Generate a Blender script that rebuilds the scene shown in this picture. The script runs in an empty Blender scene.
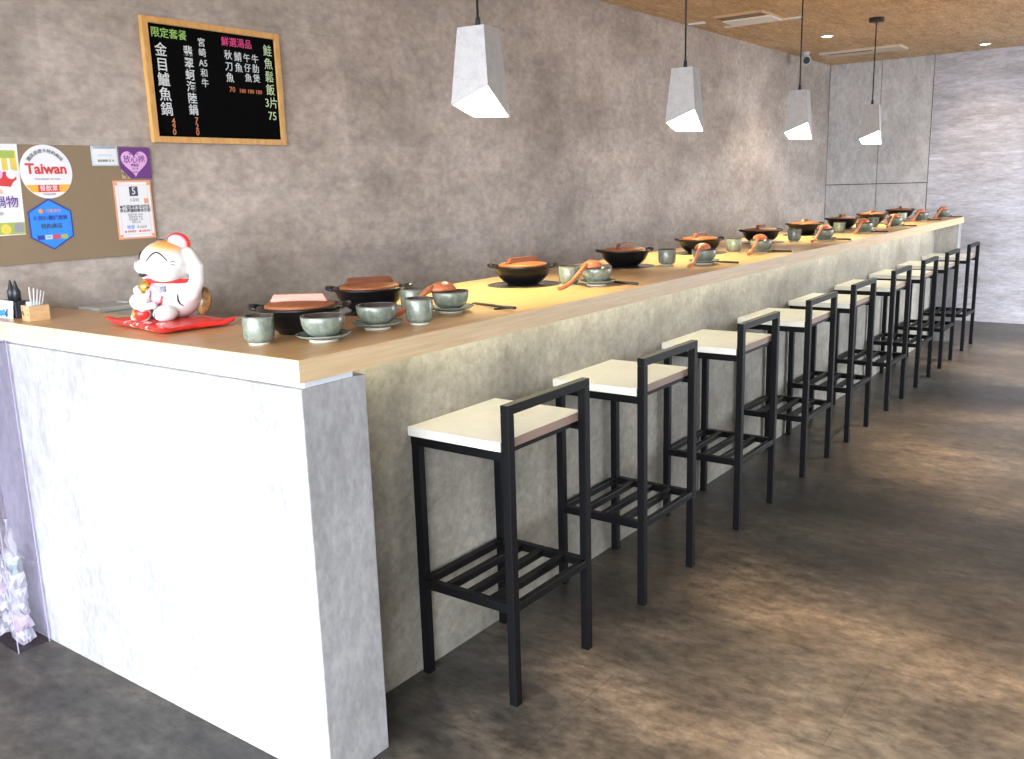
import bpy, bmesh, math, random
from mathutils import Vector, Matrix
random.seed(7)
PI = math.pi
S = bpy.context.scene
COL = S.collection
H = 1.05            # counter top height
YW = 1.54           # left wall plane
XB = 8.395          # back wall plane
HC = 2.5155         # ceiling height
ORD = ['first', 'second', 'third', 'fourth', 'fifth', 'sixth', 'seventh', 'eighth', 'ninth', 'tenth', 'eleventh']

# ------------------------------------------------------------------ materials
def new_mat(name):
    m = bpy.data.materials.new(name); m.use_nodes = True
    nt = m.node_tree
    b = nt.nodes['Principled BSDF']
    return m, nt, b

def plain(name, col, rough=0.5, metal=0.0, spec=0.5, emit=None, estr=0.0, coat=0.0):
    m, nt, b = new_mat(name)
    b.inputs['Base Color'].default_value = (*col, 1)
    b.inputs['Roughness'].default_value = rough
    b.inputs['Metallic'].default_value = metal
    b.inputs['Specular IOR Level'].default_value = spec
    b.inputs['Coat Weight'].default_value = coat
    if emit:
        b.inputs['Emission Color'].default_value = (*emit, 1)
        b.inputs['Emission Strength'].default_value = estr
    return m

def N(nt, t, **kw):
    n = nt.nodes.new(t)
    for k, v in kw.items(): setattr(n, k, v)
    return n

def ramp(nt, src, stops):
    r = N(nt, 'ShaderNodeValToRGB')
    e = r.color_ramp.elements
    while len(e) < len(stops): e.new(0.5)
    for i, (pos, c) in enumerate(stops):
        e[i].position = pos; e[i].color = (*c, 1)
    nt.links.new(src, r.inputs[0])
    return r.outputs[0]

def mixc(nt, fac, a, b, mode='MIX'):
    m = N(nt, 'ShaderNodeMix', data_type='RGBA', blend_type=mode)
    for sock, v in ((m.inputs['Factor'], fac), (m.inputs[6], a), (m.inputs[7], b)):
        if hasattr(v, 'is_output') or isinstance(v, bpy.types.NodeSocket): nt.links.new(v, sock)
        elif isinstance(v, (int, float)): sock.default_value = v
        else: sock.default_value = (*v, 1)
    return m.outputs[2]

def noise(nt, vec, scale, detail=6, rough=0.6, stretch=(1, 1, 1)):
    mp = N(nt, 'ShaderNodeMapping'); mp.inputs['Scale'].default_value = stretch
    nt.links.new(vec, mp.inputs[0])
    n = N(nt, 'ShaderNodeTexNoise')
    n.inputs['Scale'].default_value = scale; n.inputs['Detail'].default_value = detail
    n.inputs['Roughness'].default_value = rough
    nt.links.new(mp.outputs[0], n.inputs['Vector'])
    return n.outputs['Fac']

def swizzle(nt, vec, axes):
    s = N(nt, 'ShaderNodeSeparateXYZ'); nt.links.new(vec, s.inputs[0])
    c = N(nt, 'ShaderNodeCombineXYZ')
    for i, a in enumerate(axes):
        if a is not None: nt.links.new(s.outputs[a], c.inputs[i])
    return c.outputs[0]

def concrete(name, dark, mid, light, scale=1.6, stretch=(1, 1, 1), tile=None, rough=0.6, seam=0.75, fine=0.35, spec=0.3, bump=0.05, warm=None, off=(0, 0)):
    """cement look laminate: large clouds, fine speckle, optional tile joints on two axes"""
    m, nt, b = new_mat(name)
    tc = N(nt, 'ShaderNodeTexCoord'); v = tc.outputs['Object']
    n1 = noise(nt, v, scale, 7, 0.62, stretch)
    c = ramp(nt, n1, [(0.3, dark), (0.5, mid), (0.7, light)])
    n2 = noise(nt, v, scale * 14, 6, 0.7, stretch)
    f = ramp(nt, n2, [(0.3, (1 - fine,) * 3), (0.65, (1.0 + fine * .3,) * 3)])
    c = mixc(nt, 1.0, c, f, 'MULTIPLY')
    n4 = noise(nt, v, scale * 4.3, 5, 0.65, stretch)
    f = ramp(nt, n4, [(0.35, (1 - fine * .6,) * 3), (0.6, (1.0,) * 3)])
    c = mixc(nt, 1.0, c, f, 'MULTIPLY')
    if warm:
        n3 = noise(nt, v, scale * 0.6, 3, 0.5)
        f = ramp(nt, n3, [(0.4, (1, 1, 1)), (0.65, warm)])
        c = mixc(nt, 1.0, c, f, 'MULTIPLY')
    if tile:
        axes, w, h = tile
        sv = swizzle(nt, v, axes)
        mp = N(nt, 'ShaderNodeMapping'); mp.inputs['Location'].default_value = (off[0], off[1], 0)
        nt.links.new(sv, mp.inputs[0])
        br = N(nt, 'ShaderNodeTexBrick'); br.offset = 0.5
        br.inputs['Color1'].default_value = (1, 1, 1, 1); br.inputs['Color2'].default_value = (0.87, 0.87, 0.875, 1)
        br.inputs['Mortar'].default_value = (seam, seam, seam, 1)
        br.inputs['Scale'].default_value = 1.0
        br.inputs['Mortar Size'].default_value = 0.0022
        br.inputs['Brick Width'].default_value = w; br.inputs['Row Height'].default_value = h
        nt.links.new(mp.outputs[0], br.inputs['Vector'])
        c = mixc(nt, 1.0, c, br.outputs['Color'], 'MULTIPLY')
    nt.links.new(c, b.inputs['Base Color'])
    b.inputs['Roughness'].default_value = rough
    b.inputs['Specular IOR Level'].default_value = spec
    if bump:
        bp = N(nt, 'ShaderNodeBump'); bp.inputs['Strength'].default_value = bump; bp.inputs['Distance'].default_value = 0.01
        nt.links.new(n2, bp.inputs['Height']); nt.links.new(bp.outputs[0], b.inputs['Normal'])
    return m

def wood(name, a, c2, rough=0.4, stretch=(1.2, 14, 14), scale=5, spec=0.4, lo=0.35, hi=0.65):
    m, nt, b = new_mat(name)
    tc = N(nt, 'ShaderNodeTexCoord'); v = tc.outputs['Object']
    n1 = noise(nt, v, scale, 6, 0.6, stretch)
    c = ramp(nt, n1, [(lo, a), (hi, c2)])
    nt.links.new(c, b.inputs['Base Color'])
    b.inputs['Roughness'].default_value = rough; b.inputs['Specular IOR Level'].default_value = spec
    return m

def glaze(name, a, c2, rough=0.25):
    m, nt, b = new_mat(name)
    tc = N(nt, 'ShaderNodeTexCoord')
    n1 = noise(nt, tc.outputs['Object'], 60, 5, 0.7)
    c = ramp(nt, n1, [(0.35, a), (0.6, c2)])
    nt.links.new(c, b.inputs['Base Color'])
    b.inputs['Roughness'].default_value = rough
    return m

M = {}
M['wall'] = concrete('wall cement paper', (0.29, 0.243, 0.213), (0.45, 0.388, 0.345), (0.59, 0.52, 0.47), 1.35, (1, 1, 1.5), ((0, 2, None), 1.35, 0.4525), 0.55, 0.9, 0.28, off=(0.35, 0.2))
M['backwall'] = concrete('back wall cement', (0.46, 0.43, 0.45), (0.62, 0.60, 0.66), (0.75, 0.735, 0.82), 1.8, (1, 0.55, 3.2), ((1, 2, None), 1.2, 0.45), 0.45, 0.85, 0.32, off=(0.06, 0.2))
M['panel'] = concrete('back wall panel cement', (0.44, 0.415, 0.41), (0.55, 0.53, 0.53), (0.64, 0.62, 0.62), 2.2, (1, 1.4, 0.8), None, 0.5, 0.8, 0.25)
M['joint'] = plain('dark joint', (0.05, 0.05, 0.05), 0.8)
M['bar'] = concrete('bar front cement', (0.215, 0.195, 0.168), (0.33, 0.305, 0.262), (0.43, 0.40, 0.35), 2.6, (1, 1, 1), ((0, 2, None), 1.2, 2.0), 0.5, 0.9, 0.3)
M['endpanel'] = concrete('pale end cement', (0.29, 0.285, 0.29), (0.365, 0.36, 0.37), (0.43, 0.425, 0.435), 4.0, (1, 1, 0.5), None, 0.5, 0.8, 0.25)
M['floor'] = concrete('floor cement vinyl', (0.03, 0.0295, 0.0285), (0.078, 0.072, 0.066), (0.175, 0.152, 0.127), 1.5, (1.25, 0.75, 1), ((1, 0, None), 1.22, 0.46), 0.40, 0.72, 0.62, 0.4, 0.04, warm=(1.15, 1.0, 0.85), off=(0.3, 0.1))
M['ceiling'] = concrete('ceiling wood fibre board', (0.56, 0.375, 0.205), (0.69, 0.48, 0.275), (0.77, 0.56, 0.34), 3.0, (0.5, 1.6, 1), None, 0.7, 0.8, 0.4)
M['pavement'] = concrete('pavement', (0.25, 0.25, 0.25), (0.32, 0.32, 0.32), (0.4, 0.4, 0.4), 1.0)
M['rightwall'] = concrete('right wall cement', (0.3, 0.28, 0.27), (0.4, 0.38, 0.36), (0.48, 0.45, 0.43), 1.5, (1, 1, 1.8), ((0, 2, None), 1.35, 0.45), 0.6)
M['frame_dark'] = plain('window frame dark metal', (0.04, 0.04, 0.045), 0.4, 0.6)
M['top'] = wood('counter laminate top', (0.46, 0.275, 0.125), (0.57, 0.36, 0.18), 0.32, (0.8, 12, 12), 4)
M['edge'] = wood('counter pale edge', (0.55, 0.39, 0.22), (0.66, 0.485, 0.30), 0.4, (1.0, 18, 18), 5)
M['endedge'] = wood('counter pale end edge', (0.55, 0.41, 0.255), (0.66, 0.515, 0.35), 0.4, (18, 1, 18), 5)
M['filler'] = plain('pale grey filler', (0.62, 0.66, 0.72), 0.5)
M['steel'] = plain('black painted steel', (0.004, 0.004, 0.005), 0.42, 0.0, 0.16)
M['seat'] = concrete('white laminate seat', (0.70, 0.69, 0.66), (0.75, 0.74, 0.71), (0.79, 0.78, 0.75), 3, (1, 1, 1), None, 0.4, 0.8, 0.05, bump=0)
M['seatedge'] = plain('seat tan edge', (0.30, 0.205, 0.16), 0.5)
M['shade'] = concrete('lamp shade cement', (0.41, 0.40, 0.405), (0.46, 0.45, 0.455), (0.50, 0.49, 0.495), 30, (1, 1, 1), None, 0.8, 0.8, 0.12)
M['shadein'] = plain('lamp shade inner white', (0.8, 0.78, 0.74), 0.6)
M['cord'] = plain('black cord', (0.01, 0.01, 0.01), 0.5)
M['glow'] = plain('lamp glow', (1, 1, 1), 0.5, emit=(1.0, 0.86, 0.66), estr=9.0)
M['spotglow'] = plain('downlight glow', (1, 1, 1), 0.5, emit=(1.0, 0.9, 0.78), estr=12.0)
M['ledglow'] = plain('led strip glow', (1, 1, 1), 0.5, emit=(1.0, 0.975, 0.68), estr=5.5)
M['white'] = plain('white paint', (0.78, 0.78, 0.76), 0.5)
M['slot'] = plain('dark slot', (0.22, 0.15, 0.09), 0.7)
M['grillewood'] = plain('vent wood frame', (0.55, 0.38, 0.22), 0.6)
M['greyvent'] = plain('pale grey vent', (0.62, 0.53, 0.42), 0.6)
M['pot'] = plain('black clay', (0.006, 0.0055, 0.006), 0.3, spec=0.3)
M['potrim'] = plain('black clay rim', (0.01, 0.009, 0.009), 0.35, spec=0.35)
M['lid'] = wood('cedar lid', (0.22, 0.066, 0.025), (0.30, 0.10, 0.037), 0.5, (3, 26, 26), 6)
M['lidbar'] = wood('cedar lid bar', (0.12, 0.035, 0.017), (0.18, 0.058, 0.028), 0.45, (3, 26, 26), 6)
M['lidbar_daylit'] = wood('cedar lid bar daylight tint', (0.33, 0.13, 0.085), (0.42, 0.185, 0.125), 0.4, (3, 26, 26), 6)  # nearest pot's cedar bar, daylight painted in as a paler, pinkish colour
M['celadon'] = glaze('grey green glaze', (0.125, 0.143, 0.115), (0.21, 0.232, 0.19), 0.2)
M['darkglaze'] = plain('dark inner glaze', (0.045, 0.038, 0.035), 0.2)
M['rimglaze'] = plain('brown rim glaze', (0.09, 0.07, 0.055), 0.25)
M['foot'] = plain('unglazed foot', (0.55, 0.52, 0.46), 0.7)
M['spoon'] = wood('red brown wood', (0.36, 0.10, 0.045), (0.50, 0.165, 0.08), 0.4, (20, 4, 20), 6)
M['stick'] = plain('dark wood stick', (0.025, 0.018, 0.014), 0.4)
M['hob'] = plain('dark hob glass', (0.06, 0.05, 0.04), 0.12)
M['boardwood'] = wood('chalkboard pine frame', (0.52, 0.27, 0.075), (0.63, 0.36, 0.12), 0.45, (8, 8, 3), 6)
M['slate'] = plain('black slate', (0.0025, 0.0025, 0.0025), 0.8, spec=0.03)
M['chalkw'] = plain('white chalk', (0.62, 0.66, 0.68), 0.9)
M['chalkg'] = plain('green chalk', (0.30, 0.52, 0.14), 0.9)
M['chalkg2'] = plain('pale green chalk', (0.5, 0.64, 0.40), 0.9)
M['chalkp'] = plain('pink chalk', (0.60, 0.06, 0.22), 0.9)
M['chalko'] = plain('orange chalk', (0.58, 0.20, 0.10), 0.9)
M['kraft'] = plain('brown board', (0.235, 0.17, 0.105), 0.7)
M['paper'] = plain('white paper', (0.75, 0.75, 0.78), 0.6)
M['ink'] = plain('dark ink', (0.06, 0.06, 0.09), 0.7)
M['greyink'] = plain('grey ink', (0.28, 0.28, 0.32), 0.7)
M['red'] = plain('red print', (0.60, 0.05, 0.05), 0.6)
M['orange'] = plain('orange print', (0.75, 0.28, 0.05), 0.6)
M['amber'] = plain('amber print', (0.80, 0.42, 0.05), 0.6)
M['salmon'] = plain('salmon print', (0.75, 0.33, 0.20), 0.6)
M['blue'] = plain('bright blue print', (0.03, 0.24, 0.80), 0.5)
M['navy'] = plain('navy print', (0.03, 0.05, 0.30), 0.5)
M['sky'] = plain('pale blue print', (0.52, 0.66, 0.75), 0.6)
M['purple'] = plain('purple print', (0.13, 0.03, 0.20), 0.6)
M['lilac'] = plain('pink lilac print', (0.70, 0.40, 0.66), 0.6)
M['violet'] = plain('violet ink', (0.12, 0.03, 0.28), 0.6)
M['green'] = plain('leaf green print', (0.35, 0.45, 0.10), 0.6)
M['yellow'] = plain('yellow print', (0.70, 0.55, 0.10), 0.6)
M['gold'] = plain('gold', (0.62, 0.40, 0.08), 0.3, 0.7)
M['tan'] = plain('tan print', (0.50, 0.36, 0.20), 0.6)
M['catred'] = plain('glossy red', (0.66, 0.03, 0.03), 0.25)
M['catpink'] = plain('pink glaze', (0.72, 0.36, 0.46), 0.3)
M['black'] = plain('black glaze', (0.01, 0.01, 0.01), 0.3)
M['brown'] = glaze('brown speckled glaze', (0.10, 0.05, 0.02), (0.36, 0.20, 0.08))
M['boxwood'] = wood('box pale wood', (0.48, 0.29, 0.14), (0.58, 0.37, 0.20), 0.5, (4, 4, 16), 6)
M['teal'] = plain('pale teal plastic', (0.42, 0.62, 0.66), 0.4)
M['penbody'] = plain('dark pen plastic', (0.02, 0.02, 0.025), 0.4)
M['standgrey'] = plain('dark acrylic stand', (0.03, 0.03, 0.04), 0.25)
M['greybox'] = plain('grey plastic box', (0.40, 0.40, 0.38), 0.5)
M['cctv'] = plain('grey camera plastic', (0.5, 0.5, 0.5), 0.35)

def cat_mat():
    m, nt, b = new_mat('white cat glaze with orange patch')
    tc = N(nt, 'ShaderNodeTexCoord')
    d = N(nt, 'ShaderNodeVectorMath', operation='DISTANCE'); d.inputs[1].default_value = (0.030, -0.010, 0.262)
    nt.links.new(tc.outputs['Object'], d.inputs[0])
    c = ramp(nt, d.outputs['Value'], [(0.0, (0.62, 0.26, 0.05)), (0.042, (0.70, 0.36, 0.10)), (0.075, (0.62, 0.61, 0.60))])
    nt.links.new(c, b.inputs['Base Color']); b.inputs['Roughness'].default_value = 0.22
    return m
M['cat'] = cat_mat()

def cushion_mat():
    m, nt, b = new_mat('red cushion glaze with pale pattern')
    tc = N(nt, 'ShaderNodeTexCoord')
    vo = N(nt, 'ShaderNodeTexVoronoi'); vo.inputs['Scale'].default_value = 42
    nt.links.new(tc.outputs['Object'], vo.inputs['Vector'])
    d = N(nt, 'ShaderNodeVectorMath', operation='DISTANCE'); d.inputs[1].default_value = (0.03, -0.11, 0.02)
    nt.links.new(tc.outputs['Object'], d.inputs[0])
    near = ramp(nt, d.outputs['Value'], [(0.07, (1, 1, 1)), (0.12, (0, 0, 0))])
    dots = ramp(nt, vo.outputs['Distance'], [(0.3, (1, 1, 1)), (0.42, (0, 0, 0))])
    f = mixc(nt, 1.0, near, dots, 'MULTIPLY')
    c = mixc(nt, f, (0.66, 0.03, 0.025), (0.75, 0.55, 0.5))
    nt.links.new(c, b.inputs['Base Color']); b.inputs['Roughness'].default_value = 0.25
    return m
M['cushion'] = cushion_mat()

def acrylic():
    m = bpy.data.materials.new('clear acrylic'); m.use_nodes = True
    nt = m.node_tree; nt.nodes.clear()
    o = N(nt, 'ShaderNodeOutputMaterial'); mx = N(nt, 'ShaderNodeMixShader')
    t = N(nt, 'ShaderNodeBsdfTransparent'); t.inputs[0].default_value = (0.95, 0.94, 0.98, 1)
    g = N(nt, 'ShaderNodeBsdfGlossy'); g.inputs['Roughness'].default_value = 0.03
    mx.inputs[0].default_value = 0.07; nt.links.new(t.outputs[0], mx.inputs[1]); nt.links.new(g.outputs[0], mx.inputs[2])
    nt.links.new(mx.outputs[0], o.inputs[0])
    return m
M['acrylic'] = acrylic()
M['acryedge'] = plain('acrylic edge tint', (0.40, 0.36, 0.52), 0.2)

# ------------------------------------------------------------------ mesh helpers
def obj(name, bm, mats, parent=None, loc=(0, 0, 0), rot=(0, 0, 0), smooth=False):
    me = bpy.data.meshes.new(name)
    bmesh.ops.recalc_face_normals(bm, faces=bm.faces)
    bm.to_mesh(me); bm.free()
    if not isinstance(mats, (list, tuple)): mats = [mats]
    for m in mats: me.materials.append(m)
    if smooth:
        for p in me.polygons: p.use_smooth = True
    o = bpy.data.objects.new(name, me); COL.objects.link(o)
    o.location = loc; o.rotation_euler = rot
    if parent: o.parent = parent
    return o

def tag(o, label=None, cat=None, group=None, kind=None):
    if label: o['label'] = label
    if cat: o['category'] = cat
    if group: o['group'] = group
    if kind: o['kind'] = kind
    return o

def empty(name, loc=(0, 0, 0), rz=0, label=None, cat=None, group=None):
    o = bpy.data.objects.new(name, None); COL.objects.link(o)
    o.location = loc; o.rotation_euler = (0, 0, rz); o.empty_display_size = 0.05
    return tag(o, label, cat, group)

def copy_tree(o, parent=None):
    c = o.copy(); COL.objects.link(c)
    if parent: c.parent = parent
    for ch in list(o.children): copy_tree(ch, c)
    return c

def box(bm, x0, x1, y0, y1, z0, z1, bevel=0.0, mi=0):
    vs = [bm.verts.new(v) for v in ((x0, y0, z0), (x1, y0, z0), (x1, y1, z0), (x0, y1, z0), (x0, y0, z1), (x1, y0, z1), (x1, y1, z1), (x0, y1, z1))]
    fs = [bm.faces.new([vs[i] for i in q]) for q in ((3, 2, 1, 0), (4, 5, 6, 7), (0, 1, 5, 4), (1, 2, 6, 5), (2, 3, 7, 6), (3, 0, 4, 7))]
    for f in fs: f.material_index = mi
    if bevel:
        es = list({e for f in fs for e in f.edges})
        bmesh.ops.bevel(bm, geom=es, offset=bevel, segments=2, affect='EDGES', profile=0.5)
    return fs

def bx(*a, **k):
    bm = bmesh.new(); box(bm, *a, **k); return bm

def lathe(bm, prof, seg=28, c=(0, 0, 0), mi=0, inner_from=None, inner_mi=1):
    """revolve (r, z) profile; a profile point with r = 0 closes the surface"""
    rings = []
    for r, z in prof:
        if r < 1e-6: rings.append([bm.verts.new((c[0], c[1], c[2] + z))])
        else: rings.append([bm.verts.new((c[0] + r * math.cos(2 * PI * k / seg), c[1] + r * math.sin(2 * PI * k / seg), c[2] + z)) for k in range(seg)])
    for i in range(len(rings) - 1):
        a, b = rings[i], rings[i + 1]
        for k in range(seg):
            k2 = (k + 1) % seg
            if len(a) == 1 and len(b) == 1: continue
            if len(a) == 1: f = bm.faces.new((a[0], b[k], b[k2]))
            elif len(b) == 1: f = bm.faces.new((a[k2], a[k], b[0]))
            else: f = bm.faces.new((a[k], a[k2], b[k2], b[k]))
            f.smooth = True
            f.material_index = inner_mi if inner_from is not None and i >= inner_from else mi
    return bm

def tube(bm, pts, rad, seg=10, mi=0, closed=False):
    pts = [Vector(p) for p in pts]
    n = len(pts)
    rs = rad if isinstance(rad, (list, tuple)) else [rad] * n
    rings = []
    up = Vector((0, 0, 1))
    prev = None
    for i, p in enumerate(pts):
        if closed: t = (pts[(i + 1) % n] - pts[i - 1]).normalized()
        else: t = (pts[min(i + 1, n - 1)] - pts[max(i - 1, 0)]).normalized()
        if prev is None:
            a = up if abs(t.dot(up)) < 0.95 else Vector((1, 0, 0))
            s = t.cross(a).normalized()
        else:
            s = (prev - t * prev.dot(t)).normalized()
        prev = s
        q = t.cross(s)
        rings.append([bm.verts.new(p + (s * math.cos(2 * PI * k / seg) + q * math.sin(2 * PI * k / seg)) * rs[i]) for k in range(seg)])
    rng = n if closed else n - 1
    for i in range(rng):
        a, b = rings[i], rings[(i + 1) % n]
        for k in range(seg):
            f = bm.faces.new((a[k], a[(k + 1) % seg], b[(k + 1) % seg], b[k])); f.smooth = True; f.material_index = mi
    if not closed:
        for r in (rings[0], rings[-1]):
            f = bm.faces.new(r); f.material_index = mi
    return bm

def ell(bm, c, r, seg=24, rings=14, rot=None, mi=0):
    mtx = Matrix.Translation(c) @ (rot if rot else Matrix.Identity(4)) @ Matrix.Diagonal((*r, 1))
    res = bmesh.ops.create_uvsphere(bm, u_segments=seg, v_segments=rings, radius=1.0, matrix=mtx)
    for v in res['verts']:
        for f in v.link_faces: f.smooth = True; f.material_index = mi
    return bm

def prism(bm, pts, y0, y1, mi=0):
    """polygon in XZ (list of (x, z)) extruded along y"""
    a = [bm.verts.new((x, y0, z)) for x, z in pts]; b = [bm.verts.new((x, y1, z)) for x, z in pts]
    n = len(pts)
    fs = [bm.faces.new(a), bm.faces.new(b[::-1])]
    for k in range(n): fs.append(bm.faces.new((a[k], b[k], b[(k + 1) % n], a[(k + 1) % n])))
    for f in fs: f.material_index = mi
    return bm

def arc_pts(cx, cz, r, a0, a1, n): return [(cx + r * math.cos(a0 + (a1 - a0) * k / n), cz + r * math.sin(a0 + (a1 - a0) * k / n)) for k in range(n + 1)]

def circ(cx, cz, r, n=48): return [(cx + r * math.cos(2 * PI * k / n), cz + r * math.sin(2 * PI * k / n)) for k in range(n)]

DG = None
def text(name, body, size, loc, mat, parent=None, rot=(PI / 2, 0, 0), align='CENTER', spacing=1.0, bold=0.0, depth=0.0004, sx=1.0):
    c = bpy.data.curves.new(name, 'FONT')
    c.body = body; c.size = size; c.align_x = align; c.align_y = 'CENTER'
    c.space_line = spacing; c.extrude = depth; c.offset = bold; c.resolution_u = 2
    t = bpy.data.objects.new(name + '_tmp', c); COL.objects.link(t)
    dg = bpy.context.evaluated_depsgraph_get()
    me = bpy.data.meshes.new_from_object(t.evaluated_get(dg))
    bpy.data.objects.remove(t); bpy.data.curves.remove(c)
    me.materials.clear(); me.materials.append(mat)
    o = bpy.data.objects.new(name, me); COL.objects.link(o)
    o.location = loc; o.rotation_euler = rot; o.scale = (sx, 1, 1)
    if parent: o.parent = parent
    return o

# ------------------------------------------------------------------ the setting
def struct(name, bm, mat, parent=None):
    o = obj(name, bm, mat, parent); o['kind'] = 'structure'; return o

XF = -3.0     # shop front plane
YR = -3.4     # right wall plane
struct('floor', bx(XF - 0.1, XB + 0.15, YR - 0.1, YW + 0.15, -0.1, 0.0), M['floor'])
struct('ceiling', bx(XF - 0.1, XB + 0.15, YR - 0.1, YW + 0.15, HC, HC + 0.12), M['ceiling'])
struct('wall_left', bx(XF - 0.1, XB + 0.15, YW, YW + 0.15, 0.0, HC), M['wall'])
rwb = bmesh.new(); WX0, WX1, WZ0, WZ1 = 5.3, 8.2, 0.15, 2.35
box(rwb, XF - 0.1, WX0, YR - 0.15, YR, 0.0, HC); box(rwb, WX1, XB + 0.15, YR - 0.15, YR, 0.0, HC)
box(rwb, WX0, WX1, YR - 0.15, YR, 0.0, WZ0); box(rwb, WX0, WX1, YR - 0.15, YR, WZ1, HC)
struct('wall_right', rwb, M['rightwall'])
wf = bmesh.new()
for k in range(4):
    x = WX0 + 0.03 + k * (WX1 - WX0 - 0.06) / 3
    box(wf, x - 0.03, x + 0.03, YR - 0.11, YR - 0.05, WZ0, WZ1)
box(wf, WX0, WX1, YR - 0.11, YR - 0.05, WZ0, WZ0 + 0.05); box(wf, WX0, WX1, YR - 0.11, YR - 0.05, WZ1 - 0.05, WZ1)
struct('window_2', wf, M['frame_dark'])
wb = struct('wall_back', bx(XB, XB + 0.15, YR, 0.553, 0.0, HC), M['backwall'])
bk = struct('wall_recess', bx(XB + 0.012, XB + 0.15, 0.553, YW, 0.0, HC), M['joint'], wb)
for (y0, y1) in ((1.037, YW - 0.006), (0.560, 1.031)):
    for (z0, z1) in ((0.0, 1.328), (1.336, HC)):
        struct('wall_panel', bx(XB, XB + 0.012, y0, y1, z0, z1), M['panel'], wb)
struct('ground', bx(-30, 30, -24, 14, -0.22, -0.11), M['pavement'])
fb = bmesh.new()
for y in (YR + 0.03, -1.75, -0.1, YW - 0.03): box(fb, XF - 0.06, XF, y - 0.03, y + 0.03, 0.0, HC)
box(fb, XF - 0.06, XF, YR, YW, HC - 0.06, HC); box(fb, XF - 0.06, XF, YR, YW, 0.0, 0.05)
struct('window_1', fb, M['frame_dark'])

# ------------------------------------------------------------------ bar counter
base = empty('bar_counter_base', (0, 0, 0), 0, 'long grey cement look bar front behind the row of stools', 'bar counter')
endp = empty('bar_end_slab', (0, 0, 0), 0, 'thick pale cement look slab closing the near end of the bar', 'bar end')
obj('slab', bx(0.004, 0.2, 0.004, YW - 0.004, 0.0, 0.984, bevel=0.003), M['endpanel'], endp)
obj('front_panel', bx(0.2, 7.085, 0.19, 0.225, 0.0, 0.9975), M['bar'], base)
tag(obj('bar_end_slab', bx(7.085, 7.2, 0.006, 0.72, 0.0, 0.9975, bevel=0.003), M['endpanel']), 'pale grey slab closing the far end of the bar near the back wall', 'bar end')
obj('back_panel', bx(0.3, 7.085, 0.69, 0.715, 0.0, 0.9975), M['bar'], base)
obj('filler_strip', bx(0.02, 0.165, 0.01, YW - 0.02, 0.984, 0.9975), M['filler'], endp)

top = empty('countertop', (0, 0, 0), 0, 'long wood laminate countertop set with pots and bowls, pale wood front edge', 'countertop')
tb = bmesh.new()
obj('light_strip', bx(0.25, 7.0, 0.120, 0.135, 0.9935, 0.998), M['ledglow'], top)
pts = [(0.003, 0.003), (7.25, 0.003), (7.25, 0.72), (0.27, 0.72), (0.27, YW - 0.004), (0.003, YW - 0.004)]
lo = [tb.verts.new((x, y, 0.9985)) for x, y in pts]; hi = [tb.verts.new((x, y, H)) for x, y in pts]
tb.faces.new(hi); tb.faces.new(lo[::-1])
for k in range(6): tb.faces.new((lo[k], lo[(k + 1) % 6], hi[(k + 1) % 6], hi[k]))
obj('worktop_board', tb, M['top'], top)
tag(obj('edge_band', bx(0.0, 7.25, 0.0, 0.003, 0.9985, H - 0.0008), M['edge'], top), 'pale wood front edge')
tag(obj('edge_band', bx(0.0, 0.003, 0.003, YW - 0.004, 0.9985, H - 0.0008), M['endedge'], top), 'pale wood end edge')

# ------------------------------------------------------------------ bar stools
def make_stool():
    r = empty('bar_stool')
    t = 0.026; W = 0.40; D = 0.345; ZB = 0.855; ZS = 0.729
    def bar(name, *a, parent=r, mat='steel'): return obj(name, bx(*a, bevel=0.0018), M[mat], parent)
    bar('leg', 0, t, 0, t, 0, ZB - t); bar('leg', W - t, W, 0, t, 0, ZB - t)
    bar('leg', 0, t, D - t, D, 0, ZS - t); bar('leg', W - t, W, D - t, D, 0, ZS - t)
    bar('back_rail', 0, W, 0, t, ZB - t, ZB)
    fr = bmesh.new()
    box(fr, 0, t, t, D, ZS - t, ZS); box(fr, W - t, W, t, D, ZS - t, ZS); box(fr, t, W - t, D - t, D, ZS - t, ZS); box(fr, t, W - t, t, t * 1.6, ZS - t * .45, ZS)
    obj('seat_frame', fr, M['steel'], r)
    sb = bmesh.new()
    fs = box(sb, -0.002, W + 0.002, t + 0.001, D + 0.008, ZS, ZS + 0.025)
    fs[2].material_index = 1
    obj('seat', sb, [M['seat'], M['seatedge']], r)
    z0, z1 = 0.272, 0.298
    bar('footrest_rail', 0.001, t - 0.001, t, D - t, z0, z1); bar('footrest_rail', W - t + 0.001, W - 0.001, t, D - t, z0, z1)
    for k in range(5):
        y = 0.002 + k * (D - t) / 4
        obj('footrest_bar', bx(t, W - t, y, y + 0.021, z0 + 0.002, z1 - 0.001, bevel=0.0015), M['steel'], r)
    return r

SX = [0.5285, 1.2616, 2.076, 2.8724, 3.5747, 4.3791, 5.1312, 5.8609, 6.675]
stool = make_stool()
for i, x in enumerate(SX):
    o = stool if i == 0 else copy_tree(stool)
    o.location = (x, -0.1655, 0.0)
    lab = ('black steel bar stool with white seat, nearest to the pale end panel' if i == 0 else
           'black steel bar stool with white seat, farthest along the bar near the back wall' if i == 8 else
           'black steel bar stool with white seat, %s from the pale end panel' % ORD[i])
    tag(o, lab, 'bar stool', 'bar stools along the counter')

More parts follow.
